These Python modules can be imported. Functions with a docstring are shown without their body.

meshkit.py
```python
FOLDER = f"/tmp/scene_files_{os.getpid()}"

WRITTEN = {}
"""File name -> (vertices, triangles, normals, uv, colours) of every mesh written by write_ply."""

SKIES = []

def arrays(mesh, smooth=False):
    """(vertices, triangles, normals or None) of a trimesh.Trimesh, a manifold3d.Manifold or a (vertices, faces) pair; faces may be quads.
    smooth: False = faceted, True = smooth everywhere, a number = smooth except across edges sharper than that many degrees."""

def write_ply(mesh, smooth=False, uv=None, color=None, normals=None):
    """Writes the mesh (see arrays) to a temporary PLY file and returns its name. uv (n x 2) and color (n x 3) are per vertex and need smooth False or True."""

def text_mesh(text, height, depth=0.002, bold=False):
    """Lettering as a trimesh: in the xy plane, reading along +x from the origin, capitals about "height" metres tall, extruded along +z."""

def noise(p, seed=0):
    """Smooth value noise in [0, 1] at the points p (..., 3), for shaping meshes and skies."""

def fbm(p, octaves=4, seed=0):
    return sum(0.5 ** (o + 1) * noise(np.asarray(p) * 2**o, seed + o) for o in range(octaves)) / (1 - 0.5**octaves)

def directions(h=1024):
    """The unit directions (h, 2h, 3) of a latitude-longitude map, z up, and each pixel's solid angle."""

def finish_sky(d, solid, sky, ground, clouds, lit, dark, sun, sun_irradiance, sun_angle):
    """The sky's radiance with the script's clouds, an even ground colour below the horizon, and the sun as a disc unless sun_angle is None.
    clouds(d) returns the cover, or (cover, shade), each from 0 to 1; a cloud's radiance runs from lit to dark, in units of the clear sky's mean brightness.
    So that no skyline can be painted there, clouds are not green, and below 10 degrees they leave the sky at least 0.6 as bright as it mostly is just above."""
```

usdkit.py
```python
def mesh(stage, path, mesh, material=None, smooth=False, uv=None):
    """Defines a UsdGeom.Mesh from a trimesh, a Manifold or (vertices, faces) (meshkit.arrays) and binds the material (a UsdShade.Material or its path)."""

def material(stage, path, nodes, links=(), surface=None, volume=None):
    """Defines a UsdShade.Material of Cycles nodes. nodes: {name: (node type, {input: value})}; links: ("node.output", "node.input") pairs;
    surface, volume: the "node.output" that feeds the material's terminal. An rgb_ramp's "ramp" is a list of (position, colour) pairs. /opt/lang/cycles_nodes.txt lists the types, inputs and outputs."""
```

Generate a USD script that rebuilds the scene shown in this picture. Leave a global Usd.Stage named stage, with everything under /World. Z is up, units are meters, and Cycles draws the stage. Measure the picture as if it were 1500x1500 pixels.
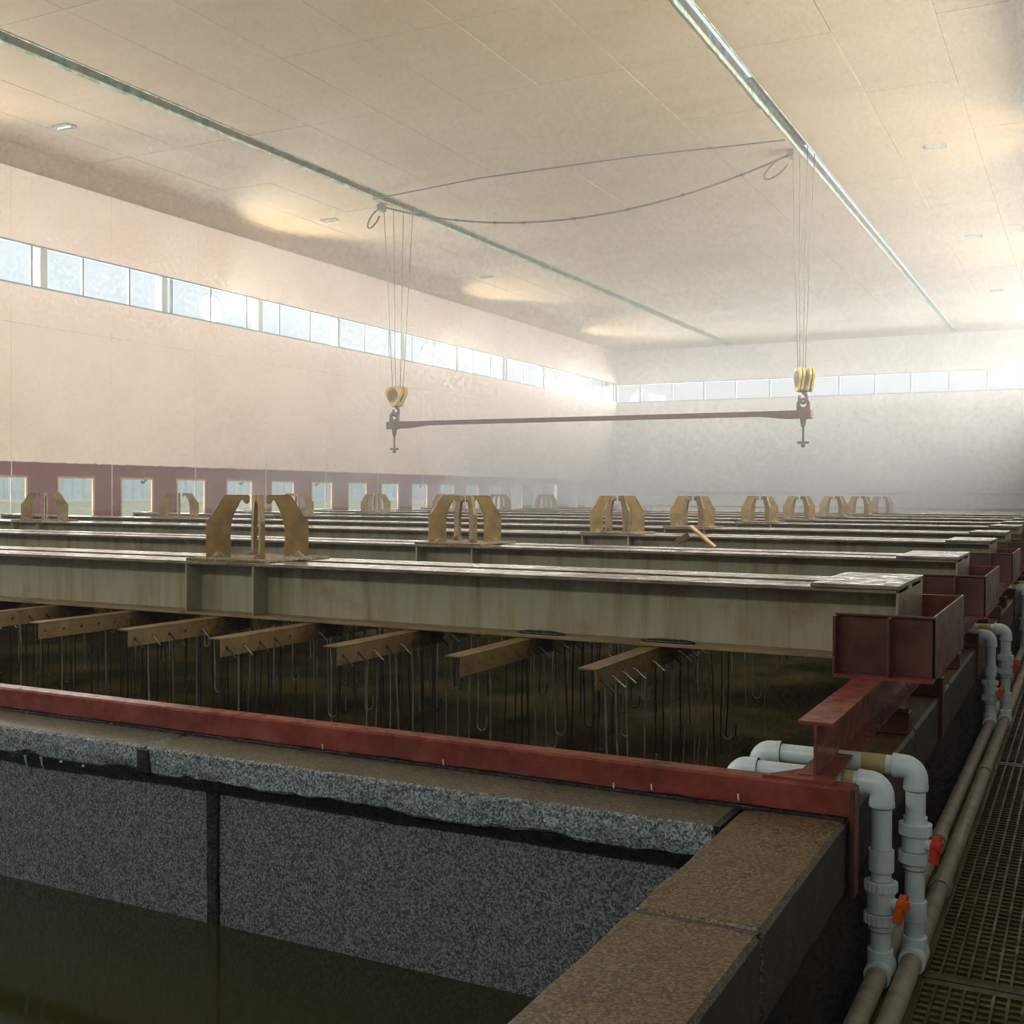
import math, random
import numpy as np
import trimesh, manifold3d as m3, shapely.geometry as sg
from shapely import affinity
import usdkit, meshkit
from pxr import Usd, UsdGeom, UsdLux, UsdShade, Gf, Sdf

stage = Usd.Stage.CreateInMemory()
UsdGeom.SetStageUpAxis(stage, UsdGeom.Tokens.z)
UsdGeom.SetStageMetersPerUnit(stage, 1.0)
UsdGeom.Xform.Define(stage, '/World')
UsdGeom.Scope.Define(stage, '/World/Looks')
EYE = 2.0            # camera height above the walkway; measured heights below are relative to the camera and raised by EYE

# ------------------------------------------------------------------ camera
FPX, YAW, PITCH, ROLL = 1659.5, 0.472, -0.016, 0.005
F = np.array([-math.sin(YAW) * math.cos(PITCH), math.cos(YAW) * math.cos(PITCH), math.sin(PITCH)])
R0 = np.array([math.cos(YAW), math.sin(YAW), 0.0])
U0 = np.cross(R0, F)
RV = math.cos(ROLL) * R0 + math.sin(ROLL) * U0
UV = -math.sin(ROLL) * R0 + math.cos(ROLL) * U0
cam = UsdGeom.Camera.Define(stage, '/World/camera')
cam.CreateHorizontalApertureAttr(36.0)
cam.CreateVerticalApertureAttr(36.0)
cam.CreateFocalLengthAttr(36.0 * FPX / 1500)
cam.CreateClippingRangeAttr((0.05, 1000.0))
M = Gf.Matrix4d(*RV, 0, *UV, 0, *(-F), 0, 0, 0, EYE, 1)
cam.AddTransformOp().Set(M)
cam.CreateExposureAttr(0.15)

# ------------------------------------------------------------------ hall dimensions (metres, z relative to the camera)
XL, XR, YF, YN, HC = -22.42, 0.52, 56.05, -5.0, 7.55
WT, WB = 5.87, 4.85          # clerestory strip: head and sill
LAMP_Y = [1.4, 13.5, 25.6, 37.8, 48.9]

# ------------------------------------------------------------------ sky, daylight at the window strips, floodlights
def light(path, cls, **kw):
    l = cls.Define(stage, path)
    for k, v in kw.items():
        getattr(l, 'Create%sAttr' % k)(v)
    return l

usdkit.material(stage, '/World/Looks/sky_look', {
    'b': ('background_shader', {'color': (0.86, 0.95, 1.0), 'strength': 1.0})}, surface='b.background')
dome = light('/World/sky', UsdLux.DomeLight, Intensity=0.28, Color=Gf.Vec3f(0.84, 0.93, 1.0), Exposure=0.0)

def orient(prim, pos, zaxis):
    """light emits along -z"""
    z = -np.asarray(zaxis, float); z /= np.linalg.norm(z)
    x = np.cross([0, 0, 1.0] if abs(z[2]) < .9 else [0, 1.0, 0], z); x /= np.linalg.norm(x)
    y = np.cross(z, x)
    UsdGeom.Xformable(prim).AddTransformOp().Set(Gf.Matrix4d(*x, 0, *y, 0, *z, 0, pos[0], pos[1], pos[2] + EYE, 1))

DAY = Gf.Vec3f(1.0, 0.955, 0.90)
for nm, pos, d, w, inten in [   # the sky's light through each window strip
    ('daylight_left', (XL - .75, 12.0, (WT + WB) / 2), (1, 0, -.62), 33, 20.0),
    ('daylight_left_far', (XL - .75, 40.5, (WT + WB) / 2), (1, 0, -1.0), 24, 25.0),
    ('daylight_right', (XR + .75, 23, (WT + WB) / 2), (-1, 0, -.62), 34, 56.0),
    ('daylight_right_far', (XR + .75, 47.5, (WT + WB) / 2), (-1, 0, -.85), 14, 32.0),
    ('daylight_low', (XL - .55, 35.0, -.15), (1, 0, 0), 41, 9.0),
    ('daylight_far', (-10.9, YF + .75, (WT + WB) / 2), (0, -1, -.62), 23, 26.0),
    ('daylight_near', (-10.9, YN - .75, (WT + WB) / 2), (0, 1, -.45), 23, 12.5)]:
    l = light('/World/' + nm, UsdLux.RectLight, Width=float(w), Height=.9 if nm == 'daylight_low' else 1.5, Intensity=inten, Color=DAY)
    orient(l, pos, d)
sun = light('/World/sun', UsdLux.DistantLight, Angle=0.6, Intensity=6.5, Color=Gf.Vec3f(1.0, 0.95, 0.86))
orient(sun, (0, 0, 30), (-.60, .22, -.78))
n = 0
for side in (-1, 1):
    for y in LAMP_Y:
        if side > 0 and y < 5:
            continue
        n += 1
        x = XL - .42 if side < 0 else XR + .42
        s = light('/World/floodlight_beam_%02d' % n, UsdLux.SphereLight, Radius=0.2, Intensity=1100.0 if side < 0 else 480.0, Color=Gf.Vec3f(1.0, 0.86, 0.66))
        UsdLux.ShapingAPI.Apply(s.GetPrim())
        UsdLux.ShapingAPI(s).CreateShapingConeAngleAttr(42.0)
        UsdLux.ShapingAPI(s).CreateShapingConeSoftnessAttr(0.6)
        orient(s, (x, y, 5.35), (-side * 1.0, 0, 0.30))

# ------------------------------------------------------------------ helpers
E = np.array([0, 0, EYE])
used = {}
def numbered(parent, name):
    k = used.get((parent, name), 0); used[(parent, name)] = k + 1
    return f'{parent}/{name}' if k == 0 else f'{parent}/{name}_{k:03d}'
def tagprim(p, label=None, cat=None, group=None, kind=None):
    for k, v in (('label', label), ('category', cat), ('group', group), ('kind', kind)):
        if v: p.SetCustomDataByKey(k, v)
    return p
LOC = {}
def thing(name, label, cat, loc=(0, 0, 0), group=None, kind=None):
    path = numbered('/World', name)
    x = UsdGeom.Xform.Define(stage, path)
    loc = np.asarray(loc, float)
    x.AddTranslateOp().Set(Gf.Vec3d(*(loc + E)))
    LOC[path] = loc
    tagprim(x.GetPrim(), label, cat, group, kind or 'thing')
    return path
def put(parent, name, mesh, mat, smooth=30, label=None, kind=None):
    """a part (parent = path of a thing or of one of its parts); vertices come in camera-relative world coordinates"""
    path = numbered(parent, name)
    root = '/'.join(parent.split('/')[:3])
    mesh = mesh.copy(); mesh.apply_translation(-LOC[root])
    m = usdkit.mesh(stage, path, mesh, MAT[mat], smooth=smooth)
    tagprim(m.GetPrim(), label, kind=kind)
    return path
def top(name, mesh, mat, label, cat, group=None, kind=None, smooth=30):
    path = numbered('/World', name)
    mesh = mesh.copy(); mesh.apply_translation(E)
    m = usdkit.mesh(stage, path, mesh, MAT[mat], smooth=smooth)
    tagprim(m.GetPrim(), label, cat, group, kind or 'thing')
    LOC[path] = -E
    return path
def copy_of(src, name, loc, label=None, group=None, rot=None):
    p = stage.GetPrimAtPath(src)
    path = numbered('/World', name)
    x = UsdGeom.Xform.Define(stage, path)
    x.GetPrim().GetReferences().AddInternalReference(src)
    x.ClearXformOpOrder()
    m = Gf.Matrix4d(1.0)
    if rot is not None: m.SetRotate(Gf.Rotation(Gf.Vec3d(*rot[0]), rot[1]))
    m.SetTranslateOnly(Gf.Vec3d(*(np.asarray(loc, float) + E)))
    x.AddTransformOp(opSuffix='place').Set(m)
    x.GetPrim().SetInstanceable(True)
    cd = p.GetCustomData()
    tagprim(x.GetPrim(), label or cd.get('label'), cd.get('category'), group or cd.get('group'), 'thing')
    return path

cat = trimesh.util.concatenate
def box(x0, x1, y0, y1, z0, z1):
    m = trimesh.creation.box([x1 - x0, y1 - y0, z1 - z0])
    m.apply_translation([(x0 + x1) / 2, (y0 + y1) / 2, (z0 + z1) / 2]); return m
def rbox(x0, x1, y0, y1, z0, z1, c=.006):
    """box with chamfered edges"""
    c = min(c, (x1 - x0) / 3, (y1 - y0) / 3, (z1 - z0) / 3)
    P = []
    for ax in range(3):
        lo, hi = [x0, y0, z0], [x1, y1, z1]
        for a in range(3):
            if a != ax: lo[a] += c; hi[a] -= c
        P += [(a, b, d) for a in (lo[0], hi[0]) for b in (lo[1], hi[1]) for d in (lo[2], hi[2])]
    return trimesh.convex.convex_hull(np.array(P))
def frame_from(d):
    d = np.asarray(d, float); d = d / np.linalg.norm(d)
    a = np.cross(d, [0, 0, 1.0] if abs(d[2]) < .95 else [1.0, 0, 0]); a /= np.linalg.norm(a)
    return d, a, np.cross(d, a)
def tube(pts, r, n=10, caps=True):
    p = np.asarray(pts, float)
    t = np.gradient(p, axis=0); t /= np.linalg.norm(t, axis=1, keepdims=True)
    d, a, b = frame_from(t[0]); V = []; ang = np.arange(n) * 2 * np.pi / n
    rr = np.broadcast_to(r, (len(p),))
    for i in range(len(p)):
        a = a - t[i] * (a @ t[i]); a /= np.linalg.norm(a); b = np.cross(t[i], a)
        V.append(p[i] + rr[i] * (np.cos(ang)[:, None] * a + np.sin(ang)[:, None] * b))
    V = np.vstack(V); Fc = []
    for i in range(len(p) - 1):
        for j in range(n):
            q = [i * n + j, i * n + (j + 1) % n, (i + 1) * n + (j + 1) % n, (i + 1) * n + j]
            Fc += [[q[0], q[1], q[2]], [q[0], q[2], q[3]]]
    if caps:
        c0, c1 = len(V), len(V) + 1; V = np.vstack([V, p[0], p[-1]]); L = (len(p) - 1) * n
        for j in range(n):
            Fc.append([c0, (j + 1) % n, j]); Fc.append([c1, L + j, L + (j + 1) % n])
    return trimesh.Trimesh(V, Fc, process=False)
def lathe(profile, p0, axis, n=24):
    """profile: (distance along axis, radius) pairs, closed at both ends"""
    d, a, b = frame_from(axis); ang = np.arange(n) * 2 * np.pi / n; V = []
    for h, r in profile:
        V.append(np.asarray(p0) + d * h + r * (np.cos(ang)[:, None] * a + np.sin(ang)[:, None] * b))
    k = len(profile); V = np.vstack(V); Fc = []
    for i in range(k - 1):
        for j in range(n):
            q = [i * n + j, i * n + (j + 1) % n, (i + 1) * n + (j + 1) % n, (i + 1) * n + j]
            Fc += [[q[0], q[1], q[2]], [q[0], q[2], q[3]]]
    c0 = len(V); V = np.vstack([V, np.asarray(p0) + d * profile[0][0], np.asarray(p0) + d * profile[-1][0]])
    for j in range(n):
        Fc.append([c0, (j + 1) % n, j]); Fc.append([c0 + 1, (k - 1) * n + j, (k - 1) * n + (j + 1) % n])
    return trimesh.Trimesh(V, Fc, process=False)
def cyl(p0, p1, r, n=16):
    L = np.linalg.norm(np.subtract(p1, p0)); return lathe([(0, r), (L, r)], p0, np.subtract(p1, p0), n)
def prism(poly, t, origin, u, v, w=None):
    """a shapely polygon in the (u, v) plane, extruded by t along w = u x v from origin"""
    if not isinstance(poly, (sg.Polygon, sg.MultiPolygon)): poly = sg.Polygon(poly)
    geoms = getattr(poly, 'geoms', [poly])
    ms = [trimesh.creation.extrude_polygon(sg.polygon.orient(g), t, engine='earcut') for g in geoms]
    m = cat(ms); u, v = np.asarray(u, float), np.asarray(v, float); w = np.cross(u, v)
    T = np.eye(4); T[:3, 0], T[:3, 1], T[:3, 2], T[:3, 3] = u, v, w, origin
    m.apply_transform(T); return m
def yz_prism(poly, x0, x1):      # polygon in (y, z), extruded along x
    return prism(poly, x1 - x0, (x0, 0, 0), (0, 1, 0), (0, 0, 1))
def xz_prism(poly, y0, y1):      # polygon in (x, z), extruded along y
    return prism(poly, y1 - y0, (0, y1, 0), (1, 0, 0), (0, 0, 1))
def rect(a0, a1, b0, b1): return sg.box(a0, b0, a1, b1)
def roughen(m, amp, scale, seed=0, along=None):
    v = m.vertices; nn = m.vertex_normals
    d = (meshkit.fbm(v * scale + 7.3 * seed, 3, seed) - .5) * 2 * amp
    m.vertices = v + nn * d[:, None]; return m
def fine(m, size):
    return m.subdivide_to_size(size, max_iter=12) if hasattr(m, 'subdivide_to_size') else m

# ------------------------------------------------------------------ materials
MAT = {}
def mk(name, nodes, links, surface='p.BSDF', volume=None):
    MAT[name] = usdkit.material(stage, '/World/Looks/' + name, nodes, links, surface=surface, volume=volume)
def mottled(name, cols, scale=4.0, detail=6, rough=.5, rough2=None, bump=0, bscale=40, space='position', stretch=(1, 1, 1), spec=.5, metallic=0, coat=0):
    """base colour from stretched noise through a ramp of the surface's own tones, with a fine bump"""
    nodes = {'g': ('geometry', {}) if space == 'position' else ('texture_coordinate', {}),
             'm': ('mapping', {'scale': stretch}),
             'n': ('noise_texture', {'scale': scale, 'detail': detail, 'roughness': .62}),
             'r': ('rgb_ramp', {'ramp': cols}),
             'p': ('principled_bsdf', {'roughness': rough, 'specular_ior_level': spec, 'metallic': metallic, 'coat_weight': coat})}
    src = 'g.position' if space == 'position' else 'g.object'
    links = [(src, 'm.vector'), ('m.vector', 'n.vector'), ('n.fac', 'r.fac'), ('r.color', 'p.base_color')]
    if rough2 is not None:
        nodes['n2'] = ('noise_texture', {'scale': scale * 2.3, 'detail': 4})
        nodes['mr'] = ('map_range', {'from_min': .35, 'from_max': .65, 'to_min': rough, 'to_max': rough2, 'clamp': True})
        links += [(src, 'n2.vector'), ('n2.fac', 'mr.value'), ('mr.result', 'p.roughness')]
    if bump:
        nodes['nb'] = ('noise_texture', {'scale': bscale, 'detail': 5})
        nodes['bp'] = ('bump', {'strength': bump, 'distance': .01})
        links += [(src, 'nb.vector'), ('nb.fac', 'bp.height'), ('bp.normal', 'p.normal')]
    mk(name, nodes, links)

mottled('ceiling_paint', [(.22, (.36, .265, .13)), (.40, (.43, .325, .195)), (.55, (.45, .345, .22)), (.75, (.47, .365, .24))], .28, 4, .5, .6, stretch=(.5, 1.4, 1))
mottled('far_wall_paint', [(.3, (.78, .73, .70)), (.6, (.84, .80, .78))], .5, 5, .6, bump=.05, bscale=8)
mottled('plain_wall_paint', [(.3, (.40, .41, .41)), (.6, (.48, .49, .49))], .5, 5, .6)
mottled('outside_render', [(.3, (.5, .5, .5)), (.7, (.6, .6, .6))], 1.0)
mottled('pier_concrete', [(.3, (.36, .34, .30)), (.7, (.44, .42, .38))], 3.0, rough=.7)
mottled('floor_concrete', [(.3, (.07, .06, .018)), (.5, (.13, .11, .022)), (.7, (.20, .165, .03))], 2.2, 6, .25, .6, bump=.1, bscale=30)
nodes = {'g': ('texture_coordinate', {}), 'm1': ('mapping', {'scale': (5, 2, .5)}), 'n1': ('noise_texture', {'scale': 1.6, 'detail': 8, 'roughness': .65}),
         'r1': ('rgb_ramp', {'ramp': [(.30, (.18, .15, .082)), (.44, (.275, .245, .148)), (.56, (.325, .302, .205)), (.70, (.265, .27, .22))]}),
         'm2': ('mapping', {'scale': (1.3, 1, 1.5)}), 'n2': ('noise_texture', {'scale': 1.1, 'detail': 7, 'roughness': .6}),
         'k': ('map_range', {'from_min': .56, 'from_max': .66, 'to_min': 0, 'to_max': .75, 'clamp': True}),
         'm3': ('mapping', {'scale': (22, 2, .5)}), 'n3': ('noise_texture', {'scale': 1.5, 'detail': 5}),
         'k3': ('map_range', {'from_min': .55, 'from_max': .72, 'to_min': 0, 'to_max': .32, 'clamp': True}),
         'mx': ('mix_color', {'blend_type': 'mix', 'b': (.215, .135, .06)}), 'mx3': ('mix_color', {'blend_type': 'mix', 'b': (.33, .315, .24)}),
         'nb': ('noise_texture', {'scale': 25, 'detail': 5}), 'bp': ('bump', {'strength': .15, 'distance': .01}), 'p': ('principled_bsdf', {'roughness': .42, 'specular_ior_level': .4})}
links = [('g.object', 'm1.vector'), ('m1.vector', 'n1.vector'), ('n1.fac', 'r1.fac'), ('g.object', 'm2.vector'), ('m2.vector', 'n2.vector'), ('n2.fac', 'k.value'),
         ('g.object', 'm3.vector'), ('m3.vector', 'n3.vector'), ('n3.fac', 'k3.value'), ('k3.result', 'mx3.fac'), ('r1.color', 'mx3.a'), ('mx3.result', 'mx.a'), ('k.result', 'mx.fac'),
         ('mx.result', 'p.base_color'), ('g.object', 'nb.vector'), ('nb.fac', 'bp.height'), ('bp.normal', 'p.normal')]
mk('beam_paint', nodes, links)
mottled('flange_rust', [(.3, (.12, .08, .035)), (.5, (.21, .155, .07)), (.7, (.26, .205, .11))], 3.0, 7, .4, .6, bump=.3, bscale=40, space='object')
mottled('beam_top_rust', [(.3, (.10, .075, .05)), (.48, (.17, .135, .095)), (.62, (.23, .19, .145)), (.75, (.15, .11, .065))], 5.0, 6, .16, .42, bump=.12, bscale=40, space='object')
mottled('ochre_rust', [(.28, (.105, .064, .020)), (.45, (.19, .118, .036)), (.6, (.26, .168, .054)), (.75, (.21, .125, .038))], 5.0, 8, .42, .65, bump=.25, bscale=45, space='object')
mottled('bar_rust', [(.28, (.065, .040, .013)), (.45, (.112, .070, .022)), (.6, (.148, .094, .031)), (.75, (.117, .068, .021))], 6.0, 8, .45, .65, bump=.25, bscale=45, space='object')
mottled('weld_crust', [(.3, (.10, .065, .03)), (.5, (.18, .13, .065)), (.64, (.30, .24, .16)), (.75, (.55, .48, .38))], 30, 8, .75, bump=.8, bscale=90, space='object')
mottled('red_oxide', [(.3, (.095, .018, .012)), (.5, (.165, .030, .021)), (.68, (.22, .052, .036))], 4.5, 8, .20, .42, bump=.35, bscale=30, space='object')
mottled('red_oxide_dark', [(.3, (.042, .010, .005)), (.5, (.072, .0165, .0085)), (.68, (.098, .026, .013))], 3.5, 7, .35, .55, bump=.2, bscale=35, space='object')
mottled('pvc_white', [(.3, (.50, .61, .645)), (.55, (.585, .70, .735)), (.75, (.60, .66, .59))], 7.0, 6, .30, .45, space='object')
mottled('pvc_aged', [(.3, (.20, .175, .13)), (.5, (.28, .25, .20)), (.7, (.34, .31, .26))], 9.0, 8, .45, .65, bump=.2, bscale=60, space='object')
mottled('pvc_glue', [(.3, (.34, .28, .10)), (.7, (.45, .38, .17))], 12.0, space='object')
mottled('handle_orange', [(.3, (.60, .11, .01)), (.7, (.70, .15, .015))], 12.0, rough=.35, space='object')
mottled('handle_red', [(.3, (.50, .035, .015)), (.7, (.60, .05, .02))], 12.0, rough=.35, space='object')
mottled('grating_resin', [(.3, (.022, .019, .009)), (.5, (.040, .034, .013)), (.7, (.070, .058, .018))], 5.0, 7, .34, .6, bump=.2, bscale=80, spec=.22)
mottled('sealant_black', [(.3, (.006, .007, .008)), (.7, (.02, .024, .026))], 20, 5, .12, .35, bump=.6, bscale=50)
mottled('rod_rubber', [(.3, (.008, .008, .008)), (.7, (.025, .024, .022))], 20, rough=.3, space='object')
mottled('rod_wire', [(.3, (.20, .19, .17)), (.7, (.34, .33, .30))], 20, rough=.3, metallic=.6, space='object')
mottled('tank_wet_dark', [(.3, (.010, .011, .008)), (.5, (.020, .020, .014)), (.7, (.040, .030, .016))], 1.6, 6, .75, bump=.1, bscale=20, spec=.15)
mk('bath_murk', {'g': ('geometry', {}), 'n': ('noise_texture', {'scale': .9, 'detail': 5}), 'r': ('rgb_ramp', {'ramp': [(.3, (.010, .010, .006)), (.5, (.018, .016, .009)), (.68, (.045, .034, .015))]}), 'p': ('diffuse_bsdf', {})},
   [('g.position', 'n.vector'), ('n.fac', 'r.fac'), ('r.color', 'p.color')])
mottled('slot_edge', [(.28, (.10, .13, .085)), (.45, (.24, .31, .23)), (.6, (.40, .50, .40)), (.75, (.58, .66, .55))], 5.0, 8, .5, bump=.5, bscale=25)
mottled('crane_paint', [(.3, (.10, .09, .07)), (.7, (.16, .14, .11))], 4.0)
mottled('hook_yellow', [(.3, (.55, .36, .06)), (.6, (.70, .48, .12)), (.8, (.66, .50, .22))], 4.0, rough=.4, space='object')
mottled('hook_steel', [(.3, (.10, .085, .06)), (.7, (.17, .15, .11))], 6.0, rough=.45, space='object')
mottled('spreader_red', [(.3, (.12, .065, .055)), (.7, (.18, .10, .085))], 6.0, rough=.5, space='object')
mottled('rope_steel', [(.3, (.10, .09, .07)), (.7, (.17, .155, .12))], 20.0, rough=.5)
mottled('cable_rubber', [(.3, (.09, .075, .05)), (.7, (.13, .11, .08))], 10.0, rough=.6)
mottled('window_alu', [(.3, (.15, .20, .22)), (.7, (.20, .25, .27))], 3.0, rough=.4)
mottled('window_wood', [(.3, (.34, .19, .07)), (.7, (.45, .27, .11))], 6.0, rough=.5)
mottled('door_white', [(.3, (.62, .60, .55)), (.7, (.70, .68, .63))], 3.0, rough=.5)
mottled('latch_dark', [(.3, (.03, .03, .03)), (.7, (.06, .06, .06))], 3.0, rough=.5)
mottled('lamp_housing', [(.3, (.20, .21, .21)), (.7, (.28, .29, .29))], 3.0, rough=.4)
mottled('rail_blue', [(.3, (.17, .20, .23)), (.7, (.24, .27, .30))], 3.0, rough=.5)
mottled('yard_grass', [(.3, (.42, .46, .32)), (.6, (.52, .55, .40))], 1.2, 6, .9)
mottled('blue_sheet', [(.3, (.40, .57, .67)), (.7, (.48, .65, .75))], 1.0, 3, .5)
mottled('brick_concrete', [(.3, (.44, .43, .40)), (.7, (.56, .55, .52))], 2.0, 4, .8)
mottled('plank_wood', [(.3, (.42, .22, .07)), (.7, (.58, .33, .13))], 3.0, 6, .6, stretch=(8, 8, 1), space='object')
mottled('drip_white', [(.3, (.50, .50, .46)), (.7, (.64, .64, .60))], 30.0)
mottled('drip_teal', [(.3, (.20, .42, .42)), (.7, (.34, .55, .54))], 30.0)
mottled('fixture_paint', [(.3, (.36, .42, .40)), (.7, (.44, .50, .48))], 3.0)

# granite: dark and light grains; a brown deposit on what faces up
def granite(name, tint, deposit, dk=1.0):
    nodes = {'g': ('geometry', {}), 'v': ('voronoi_texture', {'scale': 120.0}), 'n': ('noise_texture', {'scale': 70.0, 'detail': 6, 'roughness': .75}),
             'mx': ('mix_color', {'blend_type': 'mix', 'fac': .55}),
             'bw': ('rgb_to_bw', {}), 'r': ('rgb_ramp', {'ramp': [(.34, tuple(.07 * t for t in tint)), (.45, tuple(.20 * t for t in tint)), (.55, tuple(.38 * t for t in tint)), (.68, tuple(.64 * t for t in tint))]}),
             'sx': ('separate_xyz', {}), 'up': ('map_range', {'from_min': .55, 'from_max': .9, 'to_min': 0, 'to_max': 1, 'clamp': True}),
             'ns': ('noise_texture', {'scale': 3.0, 'detail': 7, 'roughness': .65}),
             'rs': ('rgb_ramp', {'ramp': [(.3, (.72 * dk, .46 * dk, .22 * dk)), (.5, (.95 * dk, .66 * dk, .34 * dk)), (.7, (.85 * dk, .70 * dk, .32 * dk))]}),
             'dep': ('mix_color', {'blend_type': 'multiply', 'fac': 1.0}), 
             'amt': ('math', {'math_type': 'multiply', 'value2': deposit}),
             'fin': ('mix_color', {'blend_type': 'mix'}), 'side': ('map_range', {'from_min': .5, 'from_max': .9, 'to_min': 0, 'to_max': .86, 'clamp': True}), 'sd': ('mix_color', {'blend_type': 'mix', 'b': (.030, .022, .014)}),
             'p': ('principled_bsdf', {'roughness': .5}), 'b': ('bump', {'strength': .55, 'distance': .006}),
             'rr': ('map_range', {'from_min': 0, 'from_max': 1, 'to_min': .62, 'to_max': .38, 'clamp': True})}
    links = [('g.position', 'v.vector'), ('g.position', 'n.vector'), ('v.color', 'mx.a'), ('n.color', 'mx.b'), ('mx.result', 'bw.color'), ('bw.val', 'r.fac'),
             ('g.true_normal', 'sx.vector'), ('sx.z', 'up.value'), ('g.position', 'ns.vector'), ('ns.fac', 'rs.fac'),
             ('r.color', 'dep.a'), ('rs.color', 'dep.b'), ('up.result', 'amt.value1'), ('amt.value', 'fin.fac'), ('r.color', 'fin.a'), ('dep.result', 'fin.b'),
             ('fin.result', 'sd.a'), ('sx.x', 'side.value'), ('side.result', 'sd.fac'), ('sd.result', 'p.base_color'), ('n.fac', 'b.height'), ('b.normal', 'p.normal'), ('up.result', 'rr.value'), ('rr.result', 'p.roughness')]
    mk(name, nodes, links)
granite('granite_cool', (.56, .69, .73), .95, .5)
granite('granite_slab', (.33, .385, .41), .9)
granite('granite_warm', (.42, .40, .35), 1.0, .9)

# left wall: cream paint above a dado of red paint whose edge wanders a little, chipped in places
nodes = {'g': ('geometry', {}), 's': ('separate_xyz', {}), 'n': ('noise_texture', {'scale': 5.0, 'detail': 9, 'roughness': .85}),
         'e': ('math', {'math_type': 'multiply_add', 'value2': .16, 'value3': -.08}), 'z': ('math', {'math_type': 'add'}),
         'lt': ('math', {'math_type': 'less_than', 'value2': .70 + EYE}),
         'nc': ('noise_texture', {'scale': .35, 'detail': 6, 'roughness': .6}), 'rc': ('rgb_ramp', {'ramp': [(.3, (.73, .56, .45)), (.5, (.79, .635, .53)), (.7, (.81, .67, .57))]}),
         'nr': ('noise_texture', {'scale': 2.2, 'detail': 8, 'roughness': .7}),
         'rr': ('rgb_ramp', {'ramp': [(.25, (.10, .022, .020)), (.5, (.155, .034, .030)), (.69, (.19, .045, .04)), (.705, (.55, .46, .40)), (.8, (.62, .54, .48))]}),
         'mx': ('mix_color', {'blend_type': 'mix'}), 'p': ('principled_bsdf', {'roughness': .5})}
links = [('g.position', 's.vector'), ('g.position', 'n.vector'), ('n.fac', 'e.value1'), ('e.value', 'z.value1'), ('s.z', 'z.value2'), ('z.value', 'lt.value1'),
         ('g.position', 'nc.vector'), ('nc.fac', 'rc.fac'), ('g.position', 'nr.vector'), ('nr.fac', 'rr.fac'),
         ('lt.value', 'mx.fac'), ('rc.color', 'mx.a'), ('rr.color', 'mx.b'), ('mx.result', 'p.base_color')]
mk('left_wall_paint', nodes, links)
mottled('seam_filler', [(.3, (.40, .25, .22)), (.55, (.58, .48, .42)), (.7, (.64, .56, .50))], 6.0)

mk('glass_pane', {'f': ('layer_weight', {'blend': .5}), 'pw': ('math', {'math_type': 'power', 'value2': 4.0}), 'mu': ('math', {'math_type': 'multiply_add', 'value2': .10, 'value3': .02}),
                  't': ('transparent_bsdf', {'color': (.97, .99, .99)}), 'gl': ('glossy_bsdf', {'roughness': .03, 'color': (.9, .95, .96)}), 'm': ('mix_closure', {})},
   [('f.facing', 'pw.value1'), ('pw.value', 'mu.value1'), ('mu.value', 'm.fac'), ('t.BSDF', 'm.closure1'), ('gl.BSDF', 'm.closure2')], surface='m.closure')
mk('lamp_lens', {'e': ('emission', {'color': (1.0, .96, .88), 'strength': 14.0})}, [], surface='e.emission')
mk('fixture_tube', {'e': ('emission', {'color': (.80, 1.0, 1.0), 'strength': 1.6})}, [], surface='e.emission')
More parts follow.
